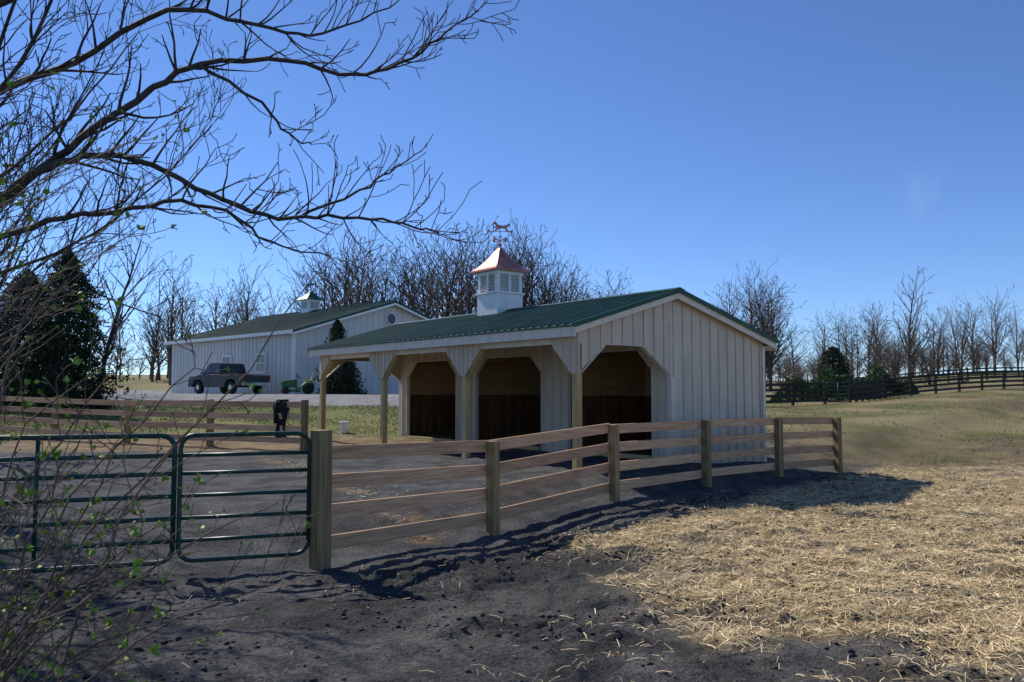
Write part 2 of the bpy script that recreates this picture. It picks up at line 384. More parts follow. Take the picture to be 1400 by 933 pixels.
for yc in (.06,3.62,7.30,LEN-.09):
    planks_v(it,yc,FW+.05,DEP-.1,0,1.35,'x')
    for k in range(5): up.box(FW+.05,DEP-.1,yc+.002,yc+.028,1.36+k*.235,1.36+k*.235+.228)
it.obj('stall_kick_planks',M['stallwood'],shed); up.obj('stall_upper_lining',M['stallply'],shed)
rfv=MB()
yy=.3
while yy<LEN:
    for s0,s1 in ((-.15,RID),(RID,DEP+.15)):
        rfv.prism([(s0,yy,rz(s0)-.17),(s1,yy,rz(s1)-.17),(s1,yy,rz(s1)-.04),(s0,yy,rz(s0)-.04)],(0,.045,0))
    yy+=.61
rfv.obj('rafters',M['post'],shed)
fl=MB(); fl.box(FW+.04,DEP-.03,.04,LEN-.04,-.2,.03); fl.obj('stall_floor',M['concrete'],shed)
sl_=MB()
for (o0,o1) in [(.5,3.15),(4.1,6.87),(7.8,10.45)]: sl_.box(FW-.06,FW+.03,o0+.06,o1-.06,-.05,.10)
sl_.obj('stall_sill',M['post'],shed)
cu=MB(); cs=RID; ct=5.85; w=.43
cu.box(cs-w,cs+w,ct-w,ct+w,3.25,4.02)
cu.box(cs-w-.05,cs+w+.05,ct-w-.05,ct+w+.05,4.021,4.07)
for a in (-1,1):
    for c_ in (-1,1):
        cu.box(cs+a*.37-.05,cs+a*.37+.05,ct+c_*.37-.05,ct+c_*.37+.05,4.07,4.56)
    cu.box(cs+a*.40-.03,cs+a*.40+.03,ct-.035,ct+.035,4.07,4.55)
    cu.box(cs-.035,cs+.035,ct+a*.40-.03,ct+a*.40+.03,4.07,4.55)
cu.box(cs-.45,cs+.45,ct-.45,ct+.45,4.53,4.64)
cu.box(cs-.32,cs+.32,ct-.32,ct+.32,4.07,4.52)
z=4.10
while z<4.53:
    for a in (-1,1):
        cu.beam((cs+a*.375,ct-.33,z),(cs+a*.375,ct+.33,z),.085,.012,up=(a*.5,0,.85))
        cu.beam((cs-.33,ct+a*.375,z),(cs+.33,ct+a*.375,z),.085,.012,up=(0,a*.5,.85))
    z+=.06
cu.obj('cupola_body',M['white'],shed)
cr_=MB(); prof=[(.56,4.64),(.55,4.68),(.43,4.77),(.31,4.90),(.20,5.05),(.11,5.19),(.03,5.30)]
for i in range(len(prof)-1):
    (r0,z0),(r1,z1)=prof[i],prof[i+1]
    vs=[(cs+sx*r0,ct+sy*r0,z0) for sx,sy in ((-1,-1),(1,-1),(1,1),(-1,1))]+[(cs+sx*r1,ct+sy*r1,z1) for sx,sy in ((-1,-1),(1,-1),(1,1),(-1,1))]
    cr_.add(vs,[(0,1,5,4),(1,2,6,5),(2,3,7,6),(3,0,4,7)])
cr_.box(cs-.57,cs+.57,ct-.57,ct+.57,4.615,4.642)
cr_.obj('cupola_copper_roof',M['copper'],shed)
wv=MB()
wv.tube([(cs,ct,5.25),(cs,ct,5.92)],.012,8)
def ball(mb,c,r,n=8):
    pts=[(c[0],c[1],c[2]+r*math.sin(a)) for a in np.linspace(-1.5,1.5,7)]
    mb.tube(pts,[max(.002,r*math.cos(a)) for a in np.linspace(-1.5,1.5,7)],n)
ball(wv,(cs,ct,5.38),.05); ball(wv,(cs,ct,5.60),.03)
for ang in (0,90,180,270):
    a=math.radians(ang+10); wv.tube([(cs,ct,5.51),(cs+.2*math.cos(a),ct+.2*math.sin(a),5.51)],.007,6)
    q=Vector((cs+.22*math.cos(a),ct+.22*math.sin(a),5.51)); wv.box(q.x-.025,q.x+.025,q.y-.025,q.y+.025,q.z-.03,q.z+.03)
dv=Vector((-.85,.5,0)); org=Vector((cs,ct,5.74))
wv.tube([org-dv*.26,org+dv*.28],.009,6)
horse=[(-.22,.14),(-.27,.20),(-.32,.16),(-.34,.06),(-.30,.13),(-.25,.09),(-.22,.02),(-.26,-.06),(-.22,-.10),(-.20,-.05),(-.15,.02),(-.06,.03),(.04,.02),(.08,-.03),(.16,-.06),(.17,-.02),(.12,.01),(.11,.05),(.2,.04),(.22,.07),(.13,.09),(.16,.16),(.20,.15),(.23,.12),(.25,.15),(.22,.20),(.17,.24),(.13,.23),(.08,.16),(.02,.13),(-.10,.12),(-.18,.14)]
nv=Vector((.5,.85,0))*.012; hk=.85
wv.prism([org+Vector((0,0,.06))+dv*a*hk-nv/2+Vector((0,0,b_*hk)) for a,b_ in horse],nv)
wv.prism([org+dv*a-nv/2+Vector((0,0,b_)) for a,b_ in [(.27,.04),(.36,0),(.27,-.04)]],nv)
wv.prism([org+dv*a-nv/2+Vector((0,0,b_)) for a,b_ in [(-.24,.0),(-.34,.06),(-.34,-.06)]],nv)
wv.obj('horse_weathervane',M['copper'],shed)

# ------------------------------------------------------------ barn
barn=empty('metal_barn',(-12.5,46,1.3),math.radians(46.3))
BL=16.2;BW=13.8;EH=3.72;RH=5.85
def bz(s): return RH-(RH-EH)/(BW/2)*abs(s-BW/2)
bs=MB()
bt={'k':[BW/2],'f':lambda a:bz(a)-.04}
siding(bs,lambda a,d,z:(a,d,z),[(0,BW,-.6,-.6)],bt,.06,bat=.46,bw=.04)
siding(bs,lambda a,d,z:(a,BL-d,z),[(0,BW,-.6,-.6)],bt,.06,bat=.46,bw=.04)
siding(bs,lambda a,d,z:(d,a,z),[(.06,BL-.06,-.6,-.6)],{'k':[],'f':lambda a:EH-.05},.06,bat=.46,bw=.04)
siding(bs,lambda a,d,z:(BW-d,a,z),[(.06,BL-.06,-.6,-.6)],{'k':[],'f':lambda a:EH-.05},.06,bat=.46,bw=.04)
bs.obj('barn_siding',M['barnsiding'],barn)
br_=MB()
for s0,s1 in ((-.4,BW/2),(BW/2,BW+.4)):
    br_.prism([(s0,-.5,bz(s0)-.03),(s1,-.5,bz(s1)-.03),(s1,-.5,bz(s1)+.03),(s0,-.5,bz(s0)+.03)],(0,BL+1,0))
yy=-.48
while yy<BL+.45:
    for s0,s1 in ((-.4,BW/2),(BW/2,BW+.4)):
        br_.prism([(s0,yy,bz(s0)+.031),(s1,yy,bz(s1)+.031),(s1,yy,bz(s1)+.06),(s0,yy,bz(s0)+.06)],(0,.04,0))
    yy+=.4
br_.box(BW/2-.16,BW/2+.16,-.5,BL+.5,RH+.0,RH+.075)
for s0,s1 in ((-.4,BW/2),(BW/2,BW+.4)):
    br_.prism([(s0,-.54,bz(s0)-.10),(s1,-.54,bz(s1)-.10),(s1,-.54,bz(s1)+.05),(s0,-.54,bz(s0)+.05)],(0,.03,0))
br_.obj('barn_roof',M['roof'],barn)
btm=MB()
btm.box(-.42,-.38,-.5,BL+.5,EH-.28,EH-.10)
for s0,s1 in ((-.4,BW/2),(BW/2,BW+.4)):
    btm.prism([(s0,-.52,bz(s0)-.24),(s1,-.52,bz(s1)-.24),(s1,-.52,bz(s1)-.11),(s0,-.52,bz(s0)-.11)],(0,.03,0))
btm.box(-.05,.1,-.05,-.025,-.6,EH-.3); btm.box(-.05,-.025,-.02,.1,-.6,EH-.3)
def window(mb,gb,yc,zc,w_,h_):
    for q in (-1,1):
        mb.box(-.07,-.022,yc+q*w_/2-.05,yc+q*w_/2+.05,zc-h_/2,zc+h_/2)
        mb.box(-.075,-.024,yc-w_/2-.05,yc+w_/2+.05,zc+q*h_/2-.05,zc+q*h_/2+.05)
    mb.box(-.06,-.026,yc-.02,yc+.02,zc-h_/2,zc+h_/2); mb.box(-.058,-.027,yc-w_/2,yc+w_/2,zc-.02,zc+.02)
    gb.box(-.04,-.03,yc-w_/2,yc+w_/2,zc-h_/2,zc+h_/2)
gb=MB()
window(btm,gb,3.6,1.85,1.1,1.1); window(btm,gb,7.9,1.85,1.1,1.1)
ring=[(BW/2+.38*math.cos(a),-.07,4.75+.38*math.sin(a)) for a in np.linspace(0,6.2832,17)]
btm.tube(ring,.05,6)
gb.prism([(BW/2+.34*math.cos(a),-.05,4.75+.34*math.sin(a)) for a in np.linspace(0,6.2832,17)[:-1]],(0,.02,0))
btm.obj('barn_trim',M['white'],barn); gb.obj('barn_glazing',M['glass'],barn)
bc=MB(); q=9.3; s=BW/2
bc.box(s-.5,s+.5,q-.5,q+.5,RH-.2,RH+.75); bc.box(s-.6,s+.6,q-.6,q+.6,RH+.75,RH+.82)
bc.obj('barn_cupola',M['white'],barn)
bl_=MB()
for a in (-1,1):
    bl_.box(s+a*.505-.01,s+a*.505+.01,q-.35,q+.35,RH+.2,RH+.68); bl_.box(s-.35,s+.35,q+a*.505-.01,q+a*.505+.01,RH+.2,RH+.68)
bl_.obj('barn_cupola_louvers',M['wains'],barn)
bcr=MB(); pr=[(.75,.82),(.5,1.02),(.25,1.25),(.05,1.5)]
for i in range(3):
    (r0,z0),(r1,z1)=pr[i],pr[i+1]
    vs=[(s+a*r0,q+b_*r0,RH+z0) for a,b_ in ((-1,-1),(1,-1),(1,1),(-1,1))]+[(s+a*r1,q+b_*r1,RH+z1) for a,b_ in ((-1,-1),(1,-1),(1,1),(-1,1))]
    bcr.add(vs,[(0,1,5,4),(1,2,6,5),(2,3,7,6),(3,0,4,7)])
bcr.tube([(s,q,RH+1.4),(s,q,RH+2.2)],.03,6); bcr.beam((s,q-.4,RH+1.95),(s,q+.4,RH+1.95),.03,.16)
bcr.obj('barn_cupola_roof',M['roof'],barn)

# ------------------------------------------------------------ fences
def board_fence(name,pts,ph,nb,mat_b,mat_p,pw=.14,bh=.14,bth=.028,side=1,top=None,gap=None,sub=1,first=None):
    e=empty(name,(pts[0][0],pts[0][1],zt(*pts[0])))
    P=[]
    for i in range(len(pts)-1):
        for k in range(sub):
            t=k/sub; P.append((pts[i][0]*(1-t)+pts[i+1][0]*t,pts[i][1]*(1-t)+pts[i+1][1]*t))
    P.append(pts[-1]); o=Vector(e.location)
    zs=[zt(*p) for p in P]
    mp_=MB(); mb_=MB()
    for i,p in enumerate(P):
        j=min(i,len(P)-2); d=Vector((P[j+1][0]-P[j][0],P[j+1][1]-P[j][1],0)).normalized()
        h=ph if i or not first else first; w=pw*(1.2 if (i==0 and first) else 1)
        b0=Vector((p[0],p[1],zs[i]-.3))-o; lean=Vector((random.uniform(-.012,.012),random.uniform(-.012,.012),0))
        mp_.beam(b0,b0+Vector((0,0,.3+h))+lean,w,w*random.uniform(.9,1),up=d)
    tp=top or ph-.08
    for i in range(len(P)-1):
        d=Vector((P[i+1][0]-P[i][0],P[i+1][1]-P[i][1],0)).normalized(); n=Vector((d.y,-d.x,0))*side*(pw/2+bth/2+.003)
        for k in range(nb):
            zz=tp-k*gap
            a=Vector((P[i][0],P[i][1],zs[i]+zz+random.uniform(-.014,.014)))+n-o; b=Vector((P[i+1][0],P[i+1][1],zs[i+1]+zz+random.uniform(-.014,.014)))+n-o
            mb_.beam(a+d*.004,b-d*.004,bth,bh)
    mp_.obj('posts',mat_p,e,bevel=.006); mb_.obj('rails',mat_b,e,bevel=.003 if mat_b==M['board'] else 0)
    return e
board_fence('paddock_board_fence',[(-2.0,8.5),(-.25,10.8),(1.67,13.2),(3.7,15.4),(5.71,17.3),(7.35,18.25)],1.235,4,M['board'],M['fpost'],gap=.315,top=1.17,first=1.42,side=-1,bh=.155,bth=.035)
board_fence('board_fence',[(-5.15,20.0),(-16.5,25.5),(-30,31)],1.25,4,M['board'],M['fpost'],gap=.30,top=1.14,sub=4,side=-1,bh=.15)
bf=dict(gap=.34,top=1.28,bh=.15,side=1)
board_fence('black_board_fence',[(12,46),(19.6,50.5)],1.42,4,M['black'],M['black'],sub=3,**bf)
board_fence('black_board_fence',[(21.6,51.5),(25.5,55),(39.5,62),(62,74)],1.42,4,M['black'],M['black'],sub=6,**bf)
board_fence('black_board_fence',[(34,82),(54,88),(84,98)],1.42,4,M['black'],M['black'],sub=8,**bf)
board_fence('black_board_fence',[(25.5,55),(34,82)],1.42,4,M['black'],M['black'],sub=9,**bf)

# ------------------------------------------------------------ gates
def tube_gate(name,p0,p1,h,rails,zlo,mat,r=.022,uprights=(.0,.5,1.0)):
    e=empty(name,(p0[0],p0[1],zlo)); d=Vector((p1[0]-p0[0],p1[1]-p0[1],0)); Ln=d.length; dn=d.normalized()
    mb=MB(); R=.13
    loop=[]
    def pt(a,z): return dn*a+Vector((0,0,z))
    for cx_,cz_,a0 in ((R,R,180),(Ln-R,R,270),(Ln-R,h-R,0),(R,h-R,90)):
        for k in range(5):
            a=math.radians(a0+k*22.5); loop.append(pt(cx_+R*math.cos(a),cz_+R*math.sin(a)))
    loop.append(loop[0]); mb.tube(loop,r*1.15,10)
    for k in rails: mb.tube([pt(.0,k),pt(Ln,k)],r,8)
    for u in uprights[1:-1]:
        mb.beam(pt(Ln*u,0.0)-dn.cross(Vector((0,0,1)))*.01,pt(Ln*u,h),.05,.03,up=dn)
    o=mb.obj('gate_frame',mat,e,smooth=True)
    hb=MB()
    for z in (.2,h-.2): hb.tube([pt(-.10,z),pt(.02,z)],.014,6)
    hb.obj('hinges',M['dark'],e)
    return e
zg=-.21
tube_gate('green_tube_gate',(-2.12,8.47),(-3.30,8.06),1.24,[.2,.42,.64,.86,1.04],zg,M['gategreen'],r=.02,uprights=(0,1))
tube_gate('green_tube_gate',(-3.35,8.04),(-6.6,6.95),1.24,[.2,.42,.64,.86,1.04],zg,M['gategreen'],uprights=(0,.35,.7,1))
zz=zt(20.5,51)
tube_gate('green_tube_gate',(19.75,50.55),(21.5,51.4),1.25,[.25,.5,.75,1.0],zz+.1,M['gategreen'],r=.03,uprights=(0,.5,1))

# ------------------------------------------------------------ pickup truck
tk=empty('pickup_truck',(-16.3,46.2,zt(-16.3,46.2)),math.atan2(.62,-.80))
def body_prof(mb,prof,hw,inset=None):
    n=len(prof); 
    L_=[(x,-hw if not inset else -hw+inset(z),z) for x,z in prof]; R_=[(x,-y,z) for x,y,z in L_]
    mb.add(L_+R_,[tuple(range(n)),tuple(range(n,2*n))[::-1]]+[(i,i+n,(i+1)%n+n,(i+1)%n) for i in range(n)])
tb=MB()
body_prof(tb,[(-2.65,.50),(-2.65,1.05),(-.55,1.08),(-.55,1.10),(1.25,1.10),(2.45,1.00),(2.62,.85),(2.65,.45),(2.2,.40),(2.12,.62),(1.9,.80),(1.6,.84),(1.3,.80),(1.08,.62),(1.0,.38),(-1.05,.38),(-1.13,.62),(-1.35,.80),(-1.65,.84),(-1.95,.80),(-2.17,.62),(-2.25,.42)],.93)
body_prof(tb,[(-.55,1.09),(-.42,1.72),(-.25,1.78),(.6,1.78),(.75,1.74),(1.35,1.09)],.88,lambda z:max(0,(z-1.09))*.22)
tb.obj('cab_and_body',M['carpaint'],tk,bevel=.03)
tg=MB()
for sy in (-1,1):
    tg.prism([(-.42,sy*.885,1.16),(.42,sy*.885,1.16),(.42,sy*.765,1.68),(-.33,sy*.765,1.68)],(0,-sy*.02,0)) 
    tg.prism([(.48,sy*.885,1.16),(1.15,sy*.885,1.16),(.72,sy*.765,1.68),(.48,sy*.765,1.68)],(0,-sy*.02,0))
tg.prism([(-.565,-.74,1.18),(-.565,.74,1.18),(-.455,.66,1.66),(-.455,-.66,1.66)],(-.01,0,0))
tg.prism([(1.33,-.76,1.14),(1.33,.76,1.14),(.80,.66,1.70),(.80,-.66,1.70)],(.02,0,.02))
tg.box(-2.55,-.62,-.78,.78,1.083,1.09)
tg.obj('windows',M['glass'],tk)
tw=MB(); tr2=MB()
for wx in (-1.65,1.6):
    for sy in (-1,1):
        tw.tube([(wx,sy*.70,.37),(wx,sy*.735,.37),(wx,sy*.90,.37),(wx,sy*.935,.37)],[.33,.37,.37,.33],20)
        tr2.tube([(wx,sy*.90,.37),(wx,sy*.94,.37)],[.17,.15],14)
tw.obj('tyres',M['dark'],tk); 
tr2.box(-2.78,-2.66,-.88,.88,.48,.64); tr2.box(2.66,2.76,-.9,.9,.42,.58)
for sy in (-1,1): tr2.box(1.0,1.08,sy*.92,sy*1.08,1.12,1.26)
tr2.obj('bumpers_rims_mirrors',M['chrome'],tk)
tl=MB()
for sy in (-1,1): tl.box(-2.675,-2.6,sy*.90-.06,sy*.90+.045,.72,1.02)
tl.obj('tail_lamps',M['redlamp'],tk)

# ------------------------------------------------------------ small objects
bk=empty('white_bucket',(-5.35,25.8,zt(-5.35,25.8)))
b1=MB(); b1.tube([(0,0,0),(0,0,.02),(0,0,.36),(0,0,.37)],[.12,.13,.155,.16],18); b1.tube([(.165*math.cos(a),.165*math.sin(a),.35) for a in np.linspace(0,6.2832,19)],.010,6); b1.obj('pail',M['white'],bk)
b2=MB(); b2.tube([(.16*math.cos(a),0.0+.06*math.sin(a),.34-.13*math.sin(a)) for a in np.linspace(0,3.1416,9)],.005,5); b2.obj('handle',M['dark'],bk)
lx,ly=-11.5,43.6
lw=empty('lawn_tractor',(lx,ly,zt(lx,ly)),math.radians(200))
b3=MB()
b3.prism([(.15,-.24,.35),(.95,-.22,.35),(.98,-.22,.62),(.90,-.22,.72),(.15,-.24,.80)],(0,.46,0))
b3.prism([(-.75,-.42,.42),(-.70,-.42,.62),(-.30,-.42,.66),(-.05,-.42,.45),(-.05,-.42,.36),(-.7,-.42,.36)],(0,.84,0))
b3.box(-.1,.2,-.38,.38,.28,.34); b3.box(.02,.55,-.5,.5,.12,.26)
b3.obj('hood_fenders_deck',M['bin'],lw,bevel=.03)
b5=MB(); b5.box(-.60,-.22,-.2,.2,.67,.75); b5.prism([(-.62,-.2,.70),(-.56,-.2,.70),(-.66,-.2,1.1),(-.72,-.2,1.08)],(0,.4,0)); b5.obj('seat',M['yellow'],lw,bevel=.02)
b4=MB()
for sy in (-1,1):
    b4.tube([(-.45,sy*.30,.27),(-.45,sy*.33,.27),(-.45,sy*.48,.27),(-.45,sy*.5,.27)],[.22,.27,.27,.22],16); b4.tube([(.75,sy*.28,.19),(.75,sy*.42,.19)],.19,14)
b4.tube([(.22,0,.78),(.10,0,.98)],.02,6); b4.tube([(.10+.08*math.cos(a),.17*math.sin(a),.98+.14*math.cos(a)) for a in np.linspace(0,6.2832,13)],.015,6)
b4.obj('wheels_and_steering',M['dark'],lw)
fx,fy=-5.75,20.28; fz=zt(fx,fy)
jk=empty('black_jacket',(fx,fy-.02,fz),math.atan2(5.5,-11.35))
jb=MB()
n=9; rows=[]
for i in range(n):
    t=i/(n-1); z=1.26-t*.95; w=.16+.05*math.sin(t*7)+.02*random.random(); rows.append([(u*w+.02*math.sin(t*9),.075+.05*math.cos(u*4+t*5)+.02*random.random(),z) for u in np.linspace(-1,1,7)])
back=[[(p[0],p[1]-.05,p[2]) for p in r] for r in rows]
vs=[p for r in rows for p in r]+[p for r in back for p in r]; fs=[]; o=n*7
for i in range(n-1):
    for k in range(6):
        a=i*7+k; fs+=[(a,a+1,a+8,a+7),(a+o,a+7+o,a+8+o,a+1+o)]
    fs+=[(i*7,i*7+7,i*7+7+o,i*7+o),(i*7+6,i*7+6+o,i*7+13+o,i*7+13)]
fs+=[tuple(list(range(7))[::-1]+[o+k for k in range(7)])]
jb.add(vs,fs); jb.tube([(-.12,.08,1.2),(-.165,.1,.95),(-.15,.12,.62)],[.055,.05,.04],8); jb.tube([(.11,.08,1.2),(.15,.1,.95),(.14,.12,.66)],[.055,.05,.04],8)
jb.obj('jacket_cloth',M['cloth'],jk,smooth=True)

# ------------------------------------------------------------ bare trees
def rvec(): 
    v=Vector((random.gauss(0,1),random.gauss(0,1),random.gauss(0,1))); return v.normalized()
def grow(S,p,d,L_,r,depth,step,wig=.18,trop=.06,ang=(30,60),dens=1.0,rmin=.004,tips=None):
    n=max(3,int(L_/step)); st=L_/n; r1=max(rmin,r*.35)
    for i in range(n):
        d=(d+rvec()*wig+Vector((0,0,trop))).normalized(); q=p+d*st
        ra=r+(r1-r)*i/n; rb=r+(r1-r)*(i+1)/n
        S.append((*p,*q,ra,rb)); p=q
        if depth>0 and i>=n*.2 and random.random()<dens:
            ax=d.cross(rvec()).normalized(); a=math.radians(random.uniform(*ang))
            cd=(d*math.cos(a)+ax*math.sin(a)).normalized()
            grow(S,p,cd,L_*random.uniform(.35,.62)*(1-.4*i/n),max(rmin,rb*.62),depth-1,step*.72,wig*1.1,trop,ang,dens,rmin,tips)
    if tips is not None: tips.append((p,d))
def limb(S,pts,r0,r1,sub=4,depth=2,childL=.75,dens=.75,step=.10,trop=.10,upbias=.5,rmin=.0035,start=.15,tips=None,cd_=.6):
    pts=[Vector(p) for p in pts]; Q=[]
    for i in range(len(pts)-1):
        a=pts[max(i-1,0)];b_=pts[i];c=pts[i+1];e=pts[min(i+2,len(pts)-1)]
        for k in range(sub):
            t=k/sub; Q.append(.5*((2*b_)+(c-a)*t+(2*a-5*b_+4*c-e)*t*t+(3*b_-a-3*c+e)*t**3)+rvec()*.018)
    Q.append(pts[-1]); n=len(Q)-1
    for i in range(n):
        f=i/n; ra=r0+(r1-r0)*f**.8; rb=r0+(r1-r0)*((i+1)/n)**.8
        S.append((*Q[i],*Q[i+1],ra,rb))
        if f>start:
            for _ in range(2):
                if random.random()<dens:
                    d=(Q[i+1]-Q[i]).normalized(); ax=d.cross(rvec()).normalized(); a=math.radians(random.uniform(30,65))
                    cd=(d*math.cos(a)+ax*math.sin(a)+Vector((0,0,upbias*random.uniform(-.2,1)))).normalized()
                    grow(S,Q[i+1].copy(),cd,childL*random.uniform(.35,1.1)*(1-.35*f),max(rmin,rb*.5),depth,step,.17,trop,(25,58),cd_,rmin,tips)
T=[]
tx=-6.4
limb(T,[(tx,8.2,-.5),(tx,8.2,1.0),(tx+.05,8.1,2.4),(tx-.1,8.1,4.0),(tx,8.2,6),(tx+.2,8.5,8.5),(tx+.3,8.8,10.5)],.20,.04,depth=3,childL=3.2,dens=.4,step=.22,start=.4)
limb(T,[(tx,8.1,2.4),(-5.3,7.6,2.95),(-4.4,7.2,3.40),(-3.82,7,3.70),(-3.19,7,4.15),(-2.74,6.9,4.34),(-1.95,6.8,4.32),(-1.36,6.7,4.15),(-.96,6.7,4.27),(-.6,6.6,4.44),(-.36,6.6,4.62)],.050,.006,start=.2)
limb(T,[(-2.74,6.9,4.34),(-2.2,6.9,3.98),(-1.95,6.9,3.70),(-1.75,6.9,3.62)],.018,.006,dens=.6,childL=.5)
limb(T,[(tx,8.1,2.2),(-5.2,7.5,2.9),(-4.4,7.1,3.33),(-4.0,7.0,3.48),(-3.57,7,3.56),(-3.06,7,3.40),(-2.5,6.9,3.12),(-2.02,6.9,2.97),(-1.57,6.8,2.96),(-1.1,6.8,2.94),(-.78,6.8,2.86),(-.62,6.8,2.80)],.047,.006,start=.25)
limb(T,[(-1.85,6.9,2.97),(-1.32,6.9,3.2),(-1.07,6.9,3.38),(-.79,6.9,3.56)],.016,.005,dens=.6,childL=.45)
limb(T,[(tx,8.1,2.1),(-5.0,7.5,2.8),(-4.2,7.2,3.0),(-3.6,7.2,3.1),(-3,7.2,3.18),(-2.5,7.2,3.05),(-2.2,7.2,2.82),(-1.64,7.2,2.68)],.042,.006,start=.25)
limb(T,[(tx,8,4.2),(-5.2,7.8,4.4),(-4.3,7.7,4.7),(-3.3,7.5,5.1),(-2.6,7.5,5.0),(-2.05,7.5,4.88),(-1.6,7.5,4.95),(-1.1,7.5,5.2)],.045,.006,childL=.9)
limb(T,[(tx,8,5.0),(-4.8,7.9,5.6),(-3.6,7.8,6.2),(-2.6,7.6,6.6),(-1.6,7.5,6.8),(-.6,7.4,7.0)],.075,.012,childL=1.6,depth=3,step=.16,rmin=.005)
limb(T,[(tx,8,5.5),(-4.8,8.9,6.6),(-3.4,9.3,7.4),(-2,9.5,8.0),(-.4,9.6,8.2)],.075,.012,childL=1.8,depth=3,step=.16,rmin=.005)
limb(T,[(tx,8.1,3.3),(-5.3,7.6,4.0),(-4.6,7.3,4.5),(-4.0,7.0,5.3),(-3.6,6.8,6)],.036,.007,childL=1.0)
limb(T,[(tx,8.1,3.0),(-5.3,7.0,3.4),(-4.4,6.2,3.6),(-3.6,5.6,4.1),(-2.9,5.0,4.9)],.032,.007,childL=.9)
limb(T,[(tx,8.1,1.6),(-5.2,7.6,2.1),(-4.5,7.3,2.3),(-3.8,7.0,2.35),(-3.0,6.8,2.1)],.022,.005,childL=.8)
limb(T,[(tx,8.1,2.8),(-5.4,8.2,3.6),(-4.7,8.4,4.4),(-4.1,8.6,5.4)],.03,.006,childL=1.5,depth=3)
limb(T,[(tx,8.1,2.0),(-5.6,8.6,2.7),(-4.9,8.9,3.1),(-4.2,9.2,3.8),(-3.6,9.4,4.6)],.03,.006,childL=1.5,depth=3)
limb(T,[(tx,8.1,2.6),(-5.9,9.0,3.6),(-5.4,9.4,4.5),(-5.0,9.6,5.6)],.03,.006,childL=1.5,depth=3)
limb(T,[(tx,8.1,1.9),(-5.6,8.0,2.3),(-5.1,8.0,2.9),(-4.7,8.0,3.8)],.025,.006,childL=1.2,depth=3)
e=empty('bare_tree')
segs_mesh('trunk_and_branches',T,5,M['bark'],e)
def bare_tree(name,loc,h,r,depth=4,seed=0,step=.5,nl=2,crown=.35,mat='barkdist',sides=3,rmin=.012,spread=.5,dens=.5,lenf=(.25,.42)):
    random.seed(seed); S=[]; p=Vector((0,0,-.4)); d=Vector((0,0,1)); n=14
    for i in range(n):
        d=(d+rvec()*.07).normalized(); q=p+d*(h*.85/n); f=i/n
        S.append((*p,*q,r*(1-.8*f),r*(1-.8*(i+1)/n))); p=q
        if f>crown-.12:
            for _ in range(nl):
                a=random.uniform(0,6.28); cd=Vector((math.cos(a)*spread,math.sin(a)*spread,random.uniform(.35,.8))).normalized()
                grow(S,q.copy(),cd,h*random.uniform(*lenf)*(1-.45*f),r*(1-.8*f)*.45,depth,step,.15,.05,(22,52),dens,rmin)
    o=segs_mesh(name,S,sides,M[mat]); o.location=loc; return o,len(S)
bare_tree('bare_tree',(-10.2,14,.0),10.5,.15,4,5,.36,mat='bark',sides=4,rmin=.005,crown=.2,dens=.65)
bare_tree('bare_tree',(-8.6,11.0,-.2),9.0,.11,4,15,.33,mat='bark',sides=4,rmin=.0045,crown=.18,dens=.65)
bare_tree('bare_tree',(-12.0,18,0),10.0,.12,4,25,.36,mat='bark',sides=3,rmin=.006,crown=.18,dens=.65)
bare_tree('bare_tree',(-19.0,37,1.0),9.5,.16,4,8,.5,rmin=.010,crown=.2,mat='bark',dens=.65)
bare_tree('bare_tree',(-25,44,1.3),13,.22,4,9,.55,rmin=.013,crown=.25,mat='bark',dens=.65)
protos=[]
for k in range(6):
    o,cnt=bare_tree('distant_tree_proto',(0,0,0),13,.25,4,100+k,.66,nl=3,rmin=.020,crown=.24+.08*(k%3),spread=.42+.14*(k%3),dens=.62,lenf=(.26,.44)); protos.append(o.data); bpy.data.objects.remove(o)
random.seed(3)
row=empty('distant_trees')
def put(x,y,h,wd=1,dz=0):
    o=bpy.data.objects.new('bare_tree_instance',random.choice(protos)); link(o); o.parent=row
    s_=h/13; o.location=(x,y,zt(x,y)-.3+dz); o.scale=(s_*wd*random.uniform(.85,1.15),s_*wd*random.uniform(.85,1.15),s_); o.rotation_euler=(0,0,random.uniform(0,6.28))
for i in range(30):
    y=random.uniform(85,115); u=-.245+.245*(i+random.random())/30; put(u*y,y,random.uniform(14.5,20)*y/100,.9)
for i in range(18):
    y=random.uniform(85,110); u=-.01+.14*(i+random.random())/18; put(u*y,y,(19-50*max(0,u-.02)*.9)*random.uniform(.8,1.08)*y/100,.9)
for i in range(10):
    y=random.uniform(95,110); u=random.uniform(.255,.325); put(u*y,y,random.uniform(11,17)*y/105,.9)
for i in range(85):
    y=random.uniform(130,180); u=random.uniform(.22,.75); put(u*y,y,random.choice((6,7,8,9,12,15))*random.uniform(.9,1.1))
for i in range(90):
    y=random.uniform(120,190); u=random.uniform(.2,.75); put(u*y,y,random.uniform(4,6.5),1.6)
for i in range(34):
    y=random.uniform(85,130); u=random.uniform(-.75,-.245); put(u*y,y,random.uniform(9,15))
for i in range(50):
    y=random.uniform(80,130); u=random.uniform(-.7,.2); put(u*y,y,random.uniform(4,6),1.6)
for u,h in ((.495,15),(.43,10),(.60,12),(.39,10.5),(.455,9),(.56,10),(.63,10)):
    put(u*110,110,h,.9)
for u,y,h in ((.345,60,3.2),(.36,58,2.8),(.33,57,3.0),(.52,75,5),(.47,72,5.5),(.45,78,5),(.56,80,5)):
    o=bpy.data.objects.new('bare_shrub',protos[int(y)%5]); link(o); s_=h/13; o.location=(u*y,y,zt(u*y,y)-.9*s_*3); o.scale=(s_*1.9,s_*1.9,s_*1.1)

